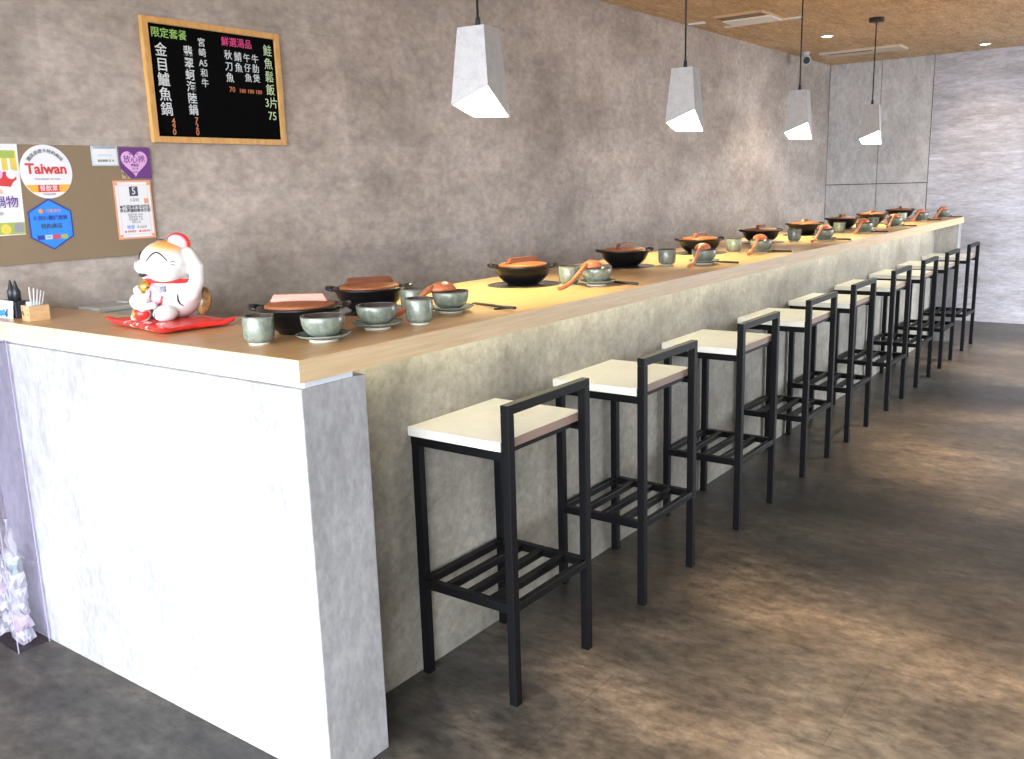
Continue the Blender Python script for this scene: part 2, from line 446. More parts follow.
# ------------------------------------------------------------------ tableware
def make_cup():
    bm = bmesh.new()
    lathe(bm, [(0, 0.004), (0.020, 0.004), (0.022, 0.0), (0.025, 0.0), (0.0255, 0.006), (0.0325, 0.009), (0.0362, 0.017), (0.0376, 0.030), (0.0378, 0.068), (0.0368, 0.0695), (0.0355, 0.068), (0.0345, 0.03), (0.028, 0.014), (0, 0.011)], 32, inner_from=9)
    c = obj('tea_cup', bm, [M['celadon'], M['darkglaze']])
    rm = bmesh.new(); tube(rm, [(0.0372 * math.cos(2 * PI * k / 32), 0.0372 * math.sin(2 * PI * k / 32), 0.0688) for k in range(32)], 0.0016, 6, closed=True)
    obj('rim', rm, M['rimglaze'], c)
    f = bmesh.new(); lathe(f, [(0.0235, -0.0), (0.0262, 0.0), (0.0262, 0.0045), (0.0235, 0.0045), (0.0235, 0.0)], 32); obj('foot', f, M['foot'], c)
    return c

def make_saucer():
    bm = bmesh.new()
    lathe(bm, [(0, 0.005), (0.034, 0.005), (0.037, 0.006), (0.062, 0.0135), (0.068, 0.0185), (0.0665, 0.0195), (0.060, 0.0165), (0.036, 0.0095), (0, 0.009)], 36)
    s = obj('saucer', bm, M['celadon'])
    f = bmesh.new(); lathe(f, [(0.029, 0.0), (0.035, 0.0), (0.036, 0.006), (0.029, 0.006), (0.029, 0.0)], 36)
    obj('foot', f, M['foot'], s)
    return s

def make_bowl():
    bm = bmesh.new()
    lathe(bm, [(0, 0.004), (0.021, 0.004), (0.022, 0.0), (0.026, 0.0), (0.027, 0.004), (0.039, 0.010), (0.0475, 0.021), (0.0522, 0.035), (0.0538, 0.052), (0.0525, 0.0535), (0.051, 0.052), (0.047, 0.036), (0.038, 0.018), (0.02, 0.009), (0, 0.008)], 36, inner_from=9)
    b = obj('rice_bowl', bm, [M['celadon'], M['darkglaze']])
    rm = bmesh.new(); tube(rm, [(0.0528 * math.cos(2 * PI * k / 36), 0.0528 * math.sin(2 * PI * k / 36), 0.0528) for k in range(36)], 0.0016, 6, closed=True)
    obj('rim', rm, M['rimglaze'], b)
    return b

def make_pot(bar_angle, ear_angle, barmat='lidbar', lid_r=0.090, name='clay_pot'):
    r = empty('clay_pot')
    bm = bmesh.new()
    lathe(bm, [(0, 0.004), (0.050, 0.004), (0.053, 0.0), (0.058, 0.0), (0.061, 0.006), (0.076, 0.016), (0.091, 0.031), (0.0985, 0.046), (0.1025, 0.057), (0.111, 0.064), (0.112, 0.069), (0.107, 0.071), (0.098, 0.065), (0.09, 0.05), (0.06, 0.02), (0, 0.014)], 44)
    obj('pot_body', bm, M['pot'], r)
    for sgn in (0, PI):
        e = bmesh.new(); a = ear_angle + sgn
        ca, sa = math.cos(a), math.sin(a)
        def P(u, v, z): return (u * ca - v * sa, u * sa + v * ca, z)
        ring = [P(0.104, -0.032, 0.066), P(0.118, -0.024, 0.069), P(0.126, -0.009, 0.071), P(0.126, 0.009, 0.071), P(0.118, 0.024, 0.069), P(0.104, 0.032, 0.066)]
        tube(e, ring, [0.005, 0.0062, 0.0068, 0.0068, 0.0062, 0.005], 8)
        obj('ear_handle', e, M['potrim'], r)
    l = bmesh.new(); lathe(l, [(0, 0.064), (lid_r - 0.003, 0.064), (lid_r, 0.066), (lid_r, 0.074), (lid_r - 0.006, 0.0775), (lid_r * 0.5, 0.082), (0, 0.083)], 44)
    lid = obj('lid', l, M['lid'], r)
    b = bmesh.new(); L, T, Z = 0.076, 0.010, 0.0795
    lowv = [(-L, -T, Z), (L, -T, Z), (L, T, Z), (-L, T, Z)]; L2 = L - 0.012; T2 = 0.008; Z2 = Z + 0.021
    up = [(-L2, -T2, Z2), (L2, -T2, Z2), (L2, T2, Z2), (-L2, T2, Z2)]
    lv = [b.verts.new(v) for v in lowv]; uv = [b.verts.new(v) for v in up]
    b.faces.new(lv[::-1]); b.faces.new(uv)
    for k in range(4): b.faces.new((lv[k], lv[(k + 1) % 4], uv[(k + 1) % 4], uv[k]))
    bmesh.ops.bevel(b, geom=list(b.edges), offset=0.0015, segments=1, affect='EDGES')
    obj('lid_handle', b, M[barmat], lid, rot=(0, 0, bar_angle))
    return r

def make_spoon():
    bm = bmesh.new()
    # long handle down to the counter, head turned bowl-down over the rim of the rice bowl
    tube(bm, [(-0.195, 0.034, 0.008), (-0.165, 0.028, 0.012), (-0.132, 0.022, 0.025), (-0.104, 0.016, 0.046), (-0.080, 0.010, 0.066), (-0.058, 0.006, 0.077)], [0.0075, 0.0080, 0.0075, 0.0070, 0.0080, 0.011], 10)
    s = obj('wooden_spoon', bm, M['spoon'])
    hd = bmesh.new()
    res = bmesh.ops.create_uvsphere(hd, u_segments=24, v_segments=12, radius=1.0)
    for v in list(hd.verts):
        x, y, z = v.co
        zz = z if z > 0 else z * 0.25
        v.co = (-0.024 + x * 0.043, 0.003 + y * 0.035, 0.0695 + zz * 0.024 - 0.006 * max(0, x) ** 2)
    for f in hd.faces: f.smooth = True
    obj('spoon_head', hd, M['spoon'], s)
    return s

def make_stick(L=0.225):
    bm = bmesh.new(); tube(bm, [(0, 0, 0), (0, L * 0.5, 0), (0, L, 0)], [0.0042, 0.0036, 0.0024], 8)
    return obj('chopstick', bm, M['stick'])

CUPS = [(0.108, 0.265), (0.531, 0.125), (0.712, 0.312), (1.505, 0.272), (2.341, 0.30), (3.10, 0.31), (3.967, 0.305), (4.80, 0.30), (5.56, 0.29), (6.37, 0.29)]
BOWLS = [(0.212, 0.152), (0.418, 0.172), (0.745, 0.195), (1.527, 0.168), (2.439, 0.17), (3.11, 0.172), (4.06, 0.162), (4.86, 0.160), (5.60, 0.155), (6.53, 0.18), (7.08, 0.13)]
POTS = [(0.285, 0.318), (0.678, 0.458), (1.455, 0.442), (2.237, 0.452), (3.012, 0.456), (3.835, 0.456), (4.59, 0.458), (5.36, 0.452), (6.118, 0.45), (6.968, 0.45)]
cup = make_cup()
CUPL = ['small grey green tea cup, nearest to the pale counter end beside the lucky cat',
        'small grey green tea cup in front of another cup, beside the second rice bowl',
        'small grey green tea cup half hidden behind another cup near the second pot']
for i, (x, y) in enumerate(CUPS):
    o = cup if i == 0 else copy_tree(cup)
    o.location = (x, y, H)
    tag(o, CUPL[i] if i < 3 else 'small grey green tea cup beside the %s lidded pot from the near end' % ORD[i - 1 if i < 9 else 8] if i < 9 else 'small grey green tea cup farthest along the counter', 'cup', 'tea cups on the counter')
saucer, bowl = make_saucer(), make_bowl()
for i, (x, y) in enumerate(BOWLS):
    s = saucer if i == 0 else copy_tree(saucer)
    s.location = (x, y, H)
    b = bowl if i == 0 else copy_tree(bowl)
    b.location = (x, y, H + 0.0092); b.rotation_euler = (0, 0, i * 0.7)
    near = ('nearest to the pale counter end' if i == 0 else 'farthest along the counter' if i == 10 else '%s from the pale counter end' % ORD[i])
    tag(s, 'grey green footed saucer under a rice bowl, ' + near, 'saucer', 'saucers on the counter')
    tag(b, ('grey green rice bowl with a dark inside, ' if i < 2 else 'grey green rice bowl with a wooden spoon over it, ') + near, 'bowl', 'rice bowls on the counter')
RIMG = -math.radians(54)
BAR = [0, 24, 40, 58, 56, 60, 62, 60, 58, 70]
for i, (x, y) in enumerate(POTS):
    p = make_pot(RIMG + math.radians(BAR[i]), RIMG + math.radians(4 if i < 2 else (-8 if i == 2 else 12)), 'lidbar_daylit' if i == 0 else 'lidbar')
    z = H if i == 0 else H + 0.0015
    p.location = (x, y, z)
    if i == 0: lab = 'black clay pot with a wooden lid and daylight-tinted lid bar, nearest the counter end'
    elif i == 9: lab = 'black clay pot with a wooden lid, farthest along the counter'
    else: lab = 'black clay pot with wooden lid and dark lid bar, %s from the near counter end' % ORD[i]
    tag(p, lab, 'pot', 'lidded clay pots on the counter')
    if i:
        hb = bmesh.new(); lathe(hb, [(0, 0.0), (0.133, 0.0), (0.133, 0.001), (0.1315, 0.0015), (0, 0.0015)], 56)
        tag(obj('cooking_plate', hb, M['hob'], loc=(x, y, H)), 'dark round glass cooking plate under the %s clay pot from the near end' % ORD[i], 'cooking plate', 'cooking plates in the counter')
sp = make_spoon(); st = make_stick()
ANG = [0, 0, -14, 0, 16, 14, 8, 8, 10, 0, 0]
for i in range(2, 11):
    x, y = BOWLS[i]
    s = sp if i == 2 else copy_tree(sp)
    s.location = (x, y, H); s.rotation_euler = (0, 0, math.radians(ANG[i]))
    near = 'hung on the farthest rice bowl' if i == 10 else 'hung over the %s rice bowl from the near end' % ORD[i]
    tag(s, 'red brown wooden spoon ' + near, 'spoon', 'wooden spoons on the bowls')
    for k in range(2):
        c = st if (i == 2 and k == 0) else copy_tree(st)
        if i == 2: c.location = (x + 0.083 + k * 0.009, y - 0.167, H + 0.0105); c.rotation_euler = (math.radians(-1.2), 0, math.radians(-19 - k * 0.4))
        else: c.location = (x + 0.058 + k * 0.0095, y - 0.135 + k * 0.006, H + 0.0044); c.rotation_euler = (0, 0, math.radians(-16 - k * 0.4))
        tag(c, 'dark chopstick of the pair lying beside the %s rice bowl from the near end' % ORD[i], 'chopstick', 'chopstick pair by the %s bowl' % ORD[i])
rb = bmesh.new(); prism(rb, [(-0.018, 0), (0.018, 0), (0.016, 0.006), (0.006, 0.0052), (-0.006, 0.0052), (-0.016, 0.006)], -0.006, 0.006)
rx, ry = BOWLS[2]
tag(obj('chopstick_rest', rb, M['stick'], loc=(rx + 0.112, ry - 0.095, H), rot=(0, 0, math.radians(-19))), 'small dark chopstick rest under the chopsticks by the third rice bowl', 'chopstick rest')

# ------------------------------------------------------------------ pendant lamps
def make_pendant():
    r = empty('pendant_lamp')
    bm = bmesh.new()
    zt = 1.918; a, b = 0.050, 0.073
    topv = [(-a, -a, zt), (a, -a, zt), (a, a, zt), (-a, a, zt)]
    bot = [(-b * .93, -b * .93, 1.728), (b, -b, 1.636), (b, b, 1.644), (-b * .985, b * .985, 1.675)]
    w = 0.006
    def inset(v, d): return (v[0] - math.copysign(d, v[0]), v[1] - math.copysign(d, v[1]), v[2])
    T = [bm.verts.new(v) for v in topv]; B = [bm.verts.new(v) for v in bot]
    Ti = [bm.verts.new((*inset(v, w)[:2], zt - w)) for v in topv]; Bi = [bm.verts.new(inset(v, w)) for v in bot]
    bm.faces.new(T)
    f = bm.faces.new(Ti[::-1]); f.material_index = 1
    for k in range(4):
        j = (k + 1) % 4
        bm.faces.new((B[k], B[j], T[j], T[k]))
        f = bm.faces.new((Bi[j], Bi[k], Ti[k], Ti[j])); f.material_index = 1
        bm.faces.new((B[j], B[k], Bi[k], Bi[j]))
    obj('lamp_shade', bm, [M['shade'], M['shadein']], r)
    d = bmesh.new()
    low = [d.verts.new((v[0] * 0.90, v[1] * 0.90, v[2] + 0.004)) for v in bot]
    upv = [d.verts.new((v[0] * 0.86, v[1] * 0.86, v[2] + 0.010)) for v in bot]
    d.faces.new((low[0], low[1], low[3])); d.faces.new((low[1], low[2], low[3])); d.faces.new((upv[3], upv[1], upv[0])); d.faces.new((upv[3], upv[2], upv[1]))
    for k in range(4): d.faces.new((low[(k + 1) % 4], low[k], upv[k], upv[(k + 1) % 4]))
    obj('diffuser', d, M['glow'], r)
    c = bmesh.new(); tube(c, [(0, 0, zt - 0.001), (0.0, 0, HC - 0.025)], 0.0042, 8)
    cd = obj('cord', c, M['cord'], r)
    g = bmesh.new(); lathe(g, [(0, zt), (0.010, zt), (0.008, zt + 0.03), (0.0045, zt + 0.036), (0, zt + 0.036)], 16); obj('cord_grip', g, M['cord'], cd)
    k = bmesh.new(); lathe(k, [(0, HC - 0.028), (0.048, HC - 0.028), (0.052, HC - 0.024), (0.052, HC), (0, HC)], 32); obj('ceiling_rose', k, M['cord'], r)
    return r
PX = [1.2061, 2.7494, 4.2957, 5.8489]
pend = make_pendant()
PL = ['grey cement pendant lamp with a cut-off lit corner, nearest the chalkboard', 'grey cement pendant lamp, second from the chalkboard', 'grey cement pendant lamp, third from the chalkboard', 'grey cement pendant lamp farthest along the bar, its black ceiling disc in view']
def spot(name, loc, energy, col, size, blend, radius=0.03, target=None):
    l = bpy.data.lights.new(name, 'SPOT'); l.energy = energy; l.color = col; l.spot_size = math.radians(size); l.spot_blend = blend; l.shadow_soft_size = radius
    o = bpy.data.objects.new(name, l); COL.objects.link(o); o.location = loc
    return o
for i, x in enumerate(PX):
    o = pend if i == 0 else copy_tree(pend)
    o.location = (x, 0.418, 0); o.rotation_euler = (0, 0, math.radians(8))
    tag(o, PL[i], 'lamp', 'pendant lamps over the counter')
    spot('pendant_bulb', (x + 0.01, 0.428, 1.62), 13.5, (1.0, 0.91, 0.47), 106, 0.55, 0.03)

# ------------------------------------------------------------------ ceiling fittings
def downlight(x, y, label, energy=14, cone=110):
    r = empty('ceiling_downlight', (x, y, HC), 0, label, 'downlight', 'recessed ceiling downlights')
    bm = bmesh.new(); lathe(bm, [(0.037, -0.001), (0.040, -0.006), (0.050, -0.004), (0.052, 0.0), (0.037, 0.0), (0.037, -0.001)], 32); obj('trim_ring', bm, M['white'], r)
    bm = bmesh.new(); lathe(bm, [(0, -0.0025), (0.037, -0.0025), (0.037, 0.0), (0, 0.0)], 32); obj('diffuser', bm, M['spotglow'], r)
    spot('downlight_bulb', (x, y, HC - 0.02), energy, (1.0, 0.78, 0.55), cone, 1.0, 0.035)
downlight(6.413, 0.949, 'recessed downlight in the wood ceiling left of the farthest pendant lamp')
downlight(7.978, 0.065, 'recessed downlight in the wood ceiling next to the back wall', 8)
for x, y_ in ((1.05, -1.2), (3.9, -1.0), (6.45, -0.95)):
    downlight(x, y_, 'recessed downlight in the wood ceiling over the aisle, %.0f metres before the back wall' % (XB - x), 190, 54)

v = empty('ceiling_vent', (4.90, 0.9, HC), 0, 'air vent in the wood ceiling between the middle pendant lamps', 'air vent', 'ceiling air vents')
obj('frame', bx(0, 0.39, 0.0, 0.35, -0.015, 0.0, bevel=0.003), M['grillewood'], v)
obj('dark_slot', bx(0.02, 0.12, 0.02, 0.33, -0.018, -0.015), M['slot'], v)
tag(obj('deflector', bx(0.15, 0.385, 0.005, 0.345, -0.024, -0.015, bevel=0.002), M['white'], v), 'white deflector flap')
v = empty('ceiling_vent', (7.36, 0.62, HC), 0, 'pale grey slot vent in the wood ceiling close to the back wall', 'air vent', 'ceiling air vents')
obj('frame', bx(0, 0.28, 0.0, 0.70, -0.02, 0.0, bevel=0.003), M['greyvent'], v)
obj('dark_slot', bx(0.03, 0.07, 0.25, 0.62, -0.023, -0.02), M['slot'], v)
tag(obj('ceiling_strip', bx(5.34, 5.385, 0.79, 1.36, HC - 0.008, HC, bevel=0.002), M['white']), 'thin pale strip on the wood ceiling beside the air vent', 'strip')
tag(obj('ceiling_clip', bx(5.03, 5.07, 1.38, 1.50, HC - 0.012, HC, bevel=0.003), M['white']), 'small white fitting on the ceiling near the left wall', 'ceiling fitting')
cc = empty('security_camera', (7.2, 1.385, HC), 0, 'small grey security camera under the ceiling near the left wall corner', 'camera')
bm = bmesh.new(); lathe(bm, [(0, -0.028), (0.022, -0.028), (0.036, -0.012), (0.038, 0.0), (0, 0.0)], 28); obj('mount', bm, M['cctv'], cc)
bm = bmesh.new(); ell(bm, (0, 0, -0.068), (0.048, 0.048, 0.046), 28, 16); cb = obj('camera_ball', bm, M['cctv'], cc, smooth=True)
d = Vector((-0.84, -0.5, -0.22)).normalized()
bm = bmesh.new(); q = d.to_track_quat('Z', 'Y').to_matrix().to_4x4()
lathe(bm, [(0, 0.042), (0.026, 0.042), (0.030, 0.047), (0.028, 0.051), (0.016, 0.049), (0, 0.050)], 24)
bmesh.ops.transform(bm, matrix=Matrix.Translation((0, 0, -0.068)) @ q, verts=bm.verts)
obj('camera_lens', bm, M['penbody'], cb)

# ------------------------------------------------------------------ chalkboard
BX0, BX1, BZ0, BZ1 = 0.692, 1.301, 1.601, 2.037
ch = empty('chalkboard', ((BX0 + BX1) / 2, YW, BZ0), 0, 'black chalkboard menu in a pine frame on the left wall', 'chalkboard')
cx, cz = (BX0 + BX1) / 2, BZ0
def rel(bm):  # world coordinates to the board's own
    bmesh.ops.translate(bm, verts=bm.verts, vec=(-cx, -YW, -cz)); return bm
fw = 0.022
obj('slate', rel(bx(BX0 + 0.01, BX1 - 0.01, YW - 0.012, YW - 0.001, BZ0 + 0.01, BZ1 - 0.01)), M['slate'], ch)
fb = bmesh.new()
ring = [(BX0, BZ0), (BX1, BZ0), (BX1, BZ1), (BX0, BZ1)]; inn = [(BX0 + fw, BZ0 + fw), (BX1 - fw, BZ0 + fw), (BX1 - fw, BZ1 - fw), (BX0 + fw, BZ1 - fw)]
for k in range(4):
    j = (k + 1) % 4
    prism(fb, [ring[k], ring[j], inn[j], inn[k]], YW - 0.022, YW - 0.001)
obj('frame', rel(fb), M['boardwood'], ch)
def chalk(body, u, v0, v1, mat, n=None, horizontal=False, bold=0.0003, sx=1.0, size=None, label=None):
    x = BX0 + fw + u * (BX1 - BX0 - 2 * fw)
    zt = BZ1 - fw - v0 * (BZ1 - BZ0 - 2 * fw); zb = BZ1 - fw - v1 * (BZ1 - BZ0 - 2 * fw)
    if horizontal:
        s = size; o = text('chalk_writing', body, s, (x - cx, -0.0125, (zt + zb) / 2 - cz), M[mat], ch, bold=bold, sx=sx)
        return o
    cells = body if isinstance(body, list) else list(body)
    n = len(cells); pitch = (zt - zb) / n
    s = size or pitch * 0.98
    o = text('chalk_writing', '\n'.join(cells), s, (x - cx, -0.0125, (zt + zb) / 2 - cz), M[mat], ch, spacing=pitch / s, bold=bold, sx=sx)
    return o
chalk('限定套餐', 0.155, 0.03, 0.13, 'chalkg', horizontal=True, size=0.037)
chalk('金目鱸魚鍋', 0.085, 0.165, 0.825, 'chalkw', bold=0.0004)
chalk('490', 0.125, 0.835, 0.985, 'chalko', bold=0.00015, size=0.03)
chalk('翡翠蚵海陸鍋', 0.285, 0.165, 0.805, 'chalkw', bold=0.0004)
chalk('720', 0.30, 0.815, 0.985, 'chalko', bold=0.00015, size=0.03)
chalk(['宮', '崎', 'A5', '和', '牛'], 0.395, 0.075, 0.54, 'chalkw', bold=0.00015, size=0.033)
chalk('鮮選湯品', 0.68, 0.045, 0.125, 'chalkp', horizontal=True, size=0.036)
chalk('秋刀魚', 0.60, 0.155, 0.475, 'chalkw', bold=0.00015, size=0.037)
chalk('鯖魚', 0.68, 0.165, 0.37, 'chalkw', bold=0.00015, size=0.037)
chalk('午仔魚', 0.755, 0.17, 0.455, 'chalkw', bold=0.00015, size=0.034)
chalk('牛肋煲', 0.825, 0.17, 0.455, 'chalkw', bold=0.00015, size=0.034)
chalk('70', 0.61, 0.50, 0.56, 'chalko', horizontal=True, size=0.028, bold=0)
chalk('180 180 180', 0.765, 0.505, 0.565, 'chalko', horizontal=True, size=0.022, bold=0)
chalk(['鮭', '魚', '鬆', '飯', '3片', '75'], 0.94, 0.06, 0.83, 'chalkg2', bold=0.00015, size=0.046, sx=0.95)

# ------------------------------------------------------------------ notice board and its papers
NB = empty('notice_board', (0.15, YW, 1.204), 0, 'brown notice board on the left wall with stickers and papers on it', 'notice board')
obj('board_panel', bx(-0.55, 0.518, -0.010, -0.0005, 0.0, 0.381, bevel=0.001), M['kraft'], NB)
YN = YW - 0.0102    # front of the board
def sheet(name, poly, mat, label, cat, y=YN, t=0.0012, parent=None):
    """thin printed sheet; poly in world x, z; object origin at its centre"""
    mx = sum(p[0] for p in poly) / len(poly); mz = sum(p[1] for p in poly) / len(poly)
    bm = bmesh.new(); prism(bm, [(a - mx, b - mz) for a, b in poly], -t, 0)
    o = obj(name, bm, M[mat] if isinstance(mat, str) else mat, loc=(mx, y, mz))
    tag(o, label, cat); o['mx'] = mx; o['mz'] = mz
    return o
def on(par, name, poly, mat, lift=0.0016, t=0.0003, label=None):
    bm = bmesh.new(); prism(bm, [(a - par['mx'], b - par['mz']) for a, b in poly], -lift - t, -lift + 0.0002)
    o = obj(name, bm, M[mat], par)
    if label: o['label'] = label
    return o
def ink(par, body, size, x, z, mat, bold=0.0, sx=1.0, name='printed_text', lift=0.0022, spacing=1.0, rot=0.0):
    return text(name, body, size, (x - par['mx'], -lift, z - par['mz']), M[mat], par, bold=bold, sx=sx, depth=0.0002, spacing=spacing, rot=(PI / 2, rot, 0))
def rect(x0, x1, z0, z1): return [(x0, z0), (x1, z0), (x1, z1), (x0, z1)]

# round tourism sticker
cxx, czz, R = 0.290, 1.499, 0.0865
o = sheet('round_sticker', circ(cxx, czz, R), 'paper', 'round white sticker reading Taiwan with an orange band', 'sticker')
ink(o, 'Taiwan', 0.046, cxx, czz + 0.008, 'red', bold=0.0013, sx=1.03)
ink(o, 'THE HEART OF ASIA', 0.0095, cxx, czz - 0.024, 'greyink')
h1, h2 = -0.042, -0.066
w1, w2 = math.sqrt(R * R - h1 * h1) - 0.0005, math.sqrt(R * R - h2 * h2) - 0.0005
on(o, 'orange_band', [(cxx - w2, czz + h2), (cxx + w2, czz + h2), (cxx + w1, czz + h1), (cxx - w1, czz + h1)], 'amber')
on(o, 'red_band', rect(cxx - 0.035, cxx + 0.035, czz + h2 + 0.0005, czz + h1 - 0.0005), 'red', lift=0.0019)
ink(o, '餐飲業', 0.0205, cxx, czz - 0.0545, 'paper', lift=0.0026)
ink(o, '特約商店認證', 0.007, cxx, czz - 0.073, 'greyink')
arc = '國民旅遊卡特約商店'
for k, chh in enumerate(arc):
    a = math.radians(142 - k * 104 / 8)
    ink(o, chh, 0.0145, cxx + 0.066 * math.cos(a), czz + 0.066 * math.sin(a), 'ink', rot=-(a - PI / 2) * -1 if False else -(PI / 2 - a) * -1)
# hexagonal blue sticker
hx, hz = 0.283, 1.3285
def hexp(r): return [(hx + r * math.cos(PI / 2 + k * PI / 3), hz + r * math.sin(PI / 2 + k * PI / 3)) for k in range(6)]
o = sheet('hexagon_sticker', hexp(0.0845), 'navy', 'bright blue hexagonal shop sticker under the round Taiwan sticker', 'sticker')
on(o, 'blue_face', hexp(0.0785), 'blue')
on(o, 'round_mark', circ(hx - 0.030, hz + 0.044, 0.0075, 20), 'orange', lift=0.0019)
ink(o, '行動支付', 0.0125, hx + 0.012, hz + 0.043, 'salmon', lift=0.0024)
ink(o, '便民優惠好店家', 0.0165, hx, hz + 0.020, 'navy', bold=0.0003, lift=0.0024)
ink(o, '特約商店', 0.018, hx, hz - 0.007, 'ink', bold=0.0002, lift=0.0024)
for k, mm in enumerate(('navy', 'sky', 'red', 'green')):
    on(o, 'payment_mark', rect(hx - 0.052 + k * 0.0265, hx - 0.029 + k * 0.0265, hz - 0.049, hz - 0.035), mm, lift=0.0019)
ink(o, 'PAY', 0.009, hx - 0.014, hz - 0.042, 'navy', lift=0.0026)
# pale blue card
o = sheet('pale_card', rect(0.4515, 0.548, 1.5185, 1.5845), 'sky', 'small pale blue card at the top of the brown notice board', 'card')
on(o, 'white_face', rect(0.457, 0.5425, 1.5235, 1.5745), 'paper')
ink(o, '本店已投保公共意外險', 0.0082, 0.4995, 1.579, 'greyink', lift=0.0024)
ink(o, '感謝您的光臨', 0.009, 0.4995, 1.553, 'sky', lift=0.0024)
ink(o, '保險期間 至 年', 0.0095, 0.502, 1.5345, 'ink', lift=0.0024)
# purple heart sticker
o = sheet('heart_sticker', rect(0.5545, 0.672, 1.474, 1.582), 'purple', 'purple square sticker with a pink heart, beside the pale blue card', 'sticker')
hc = (0.609, 1.531)
heart = []
for k in range(60):
    t = 2 * PI * k / 60
    heart.append((hc[0] + 0.00318 * 16 * math.sin(t) ** 3, hc[1] + 0.0031 * (13 * math.cos(t) - 5 * math.cos(2 * t) - 2 * math.cos(3 * t) - math.cos(4 * t))))
on(o, 'pink_heart', heart, 'lilac')
ink(o, '推薦商家', 0.0095, hc[0], 1.5595, 'violet', lift=0.0024)
ink(o, '放心捲', 0.0285, hc[0], 1.5395, 'violet', bold=0.0002, lift=0.0024)
ink(o, '優質店', 0.010, hc[0], 1.5195, 'violet', bold=0.0003, lift=0.0024)
ink(o, '5118', 0.0115, hc[0], 1.508, 'violet', lift=0.0024)
ink(o, '認證標章', 0.006, hc[0], 1.496, 'violet', lift=0.0024)
on(o, 'corner_ribbon', [(0.5545, 1.474), (0.588, 1.474), (0.5545, 1.508)], 'tan', lift=0.0019, label='tan corner with dark lettering')
ink(o, 'VIPG', 0.013, 0.566, 1.4865, 'ink', bold=0.0004, lift=0.0026, rot=math.radians(42))
# certificate with orange border
o = sheet('certificate', rect(0.5175, 0.6635, 1.262, 1.4675), 'salmon', 'white certificate with an orange border and a black emblem, below the heart sticker', 'certificate')
on(o, 'paper_face', rect(0.5235, 0.6575, 1.268, 1.4615), 'paper')
for (a, b2) in ((0.5285, 1.2735), (0.6525, 1.2735), (0.5285, 1.456), (0.6525, 1.456)):
    on(o, 'corner_ornament', rect(a - 0.005, a + 0.005, b2 - 0.005, b2 + 0.005), 'salmon', lift=0.0019)
lb = [rect(0.5335, 0.5345, 1.272, 1.4575), rect(0.6465, 0.6475, 1.272, 1.4575), rect(0.5275, 0.6535, 1.278, 1.279), rect(0.5275, 0.6535, 1.4505, 1.4515)]
bm = bmesh.new()
for r_ in lb: prism(bm, [(a - o['mx'], b - o['mz']) for a, b in r_], -0.0021, -0.0016)
obj('border_line', bm, M['salmon'], o)
on(o, 'emblem', rect(0.576, 0.609, 1.413, 1.446), 'ink', lift=0.0019, label='black square emblem')
ink(o, '5', 0.034, 0.5925, 1.4295, 'paper', bold=0.0002, lift=0.0026)
ink(o, '五星級', 0.0125, 0.5915, 1.3985, 'greyink', lift=0.0024)
on(o, 'seal', rect(0.630, 0.646, 1.386, 1.404), 'salmon', lift=0.0019, label='orange square seal')
ink(o, '本餐廳食材安全衛生\n安心溯源標章合格店', 0.0132, 0.5915, 1.368, 'ink', bold=0.0003, lift=0.0024)
ink(o, '認證字號 10901\n認證單位 食安\n有效期限 一年\n負責人員', 0.0088, 0.590, 1.334, 'greyink', lift=0.0024)
ink(o, '核發', 0.015, 0.567, 1.303, 'blue', lift=0.0024)
ink(o, '食品協會', 0.010, 0.61, 1.303, 'greyink', lift=0.0024)
ink(o, '■ 標章管理     ■ 認證查詢', 0.0085, 0.5915, 1.288, 'red', lift=0.0024)
# tall shop poster at the left edge
o = sheet('hot_pot_poster', [(-0.07, 1.296), (0.196, 1.300), (0.205, 1.5865), (-0.07, 1.583)], 'paper', 'tall white hot pot poster with a red and yellow picture, left of the Taiwan sticker', 'poster')
on(o, 'yellow_picture', rect(-0.07, 0.196, 1.503, 1.566), 'yellow')
on(o, 'green_patch', rect(0.04, 0.192, 1.542, 1.566), 'green', lift=0.0019)
pr = [(0.05, 1.470), (0.11, 1.458), (0.168, 1.452), (0.178, 1.468), (0.19, 1.476), (0.185, 1.50), (0.05, 1.50)]
on(o, 'red_splash', pr, 'red', lift=0.0019)
for k in range(5):
    x = 0.06 + k * 0.027
    on(o, 'white_stroke', rect(x, x + 0.008, 1.496, 1.54), 'paper', lift=0.0024)
for k in range(3):
    on(o, 'round_figure', circ(0.09 + k * 0.042, 1.492, 0.0155, 20), 'lilac' if k % 2 else 'paper', lift=0.0026)
ink(o, '· 歡迎光臨 ·', 0.016, 0.11, 1.437, 'salmon', lift=0.0024)
ink(o, '石頭鍋物', 0.040, 0.106, 1.402, 'violet', bold=0.0002, lift=0.0024)
ink(o, '現點現煮 新鮮湯頭', 0.012, 0.085, 1.368, 'greyink', lift=0.0024)
on(o, 'yellow_footer', rect(-0.07, 0.1955, 1.302, 1.340), 'green', lift=0.0019)
on(o, 'yellow_circle', circ(0.135, 1.319, 0.016, 24), 'yellow', lift=0.0022)
on(o, 'grey_patch', rect(0.162, 0.190, 1.307, 1.337), 'greyink', lift=0.0022)

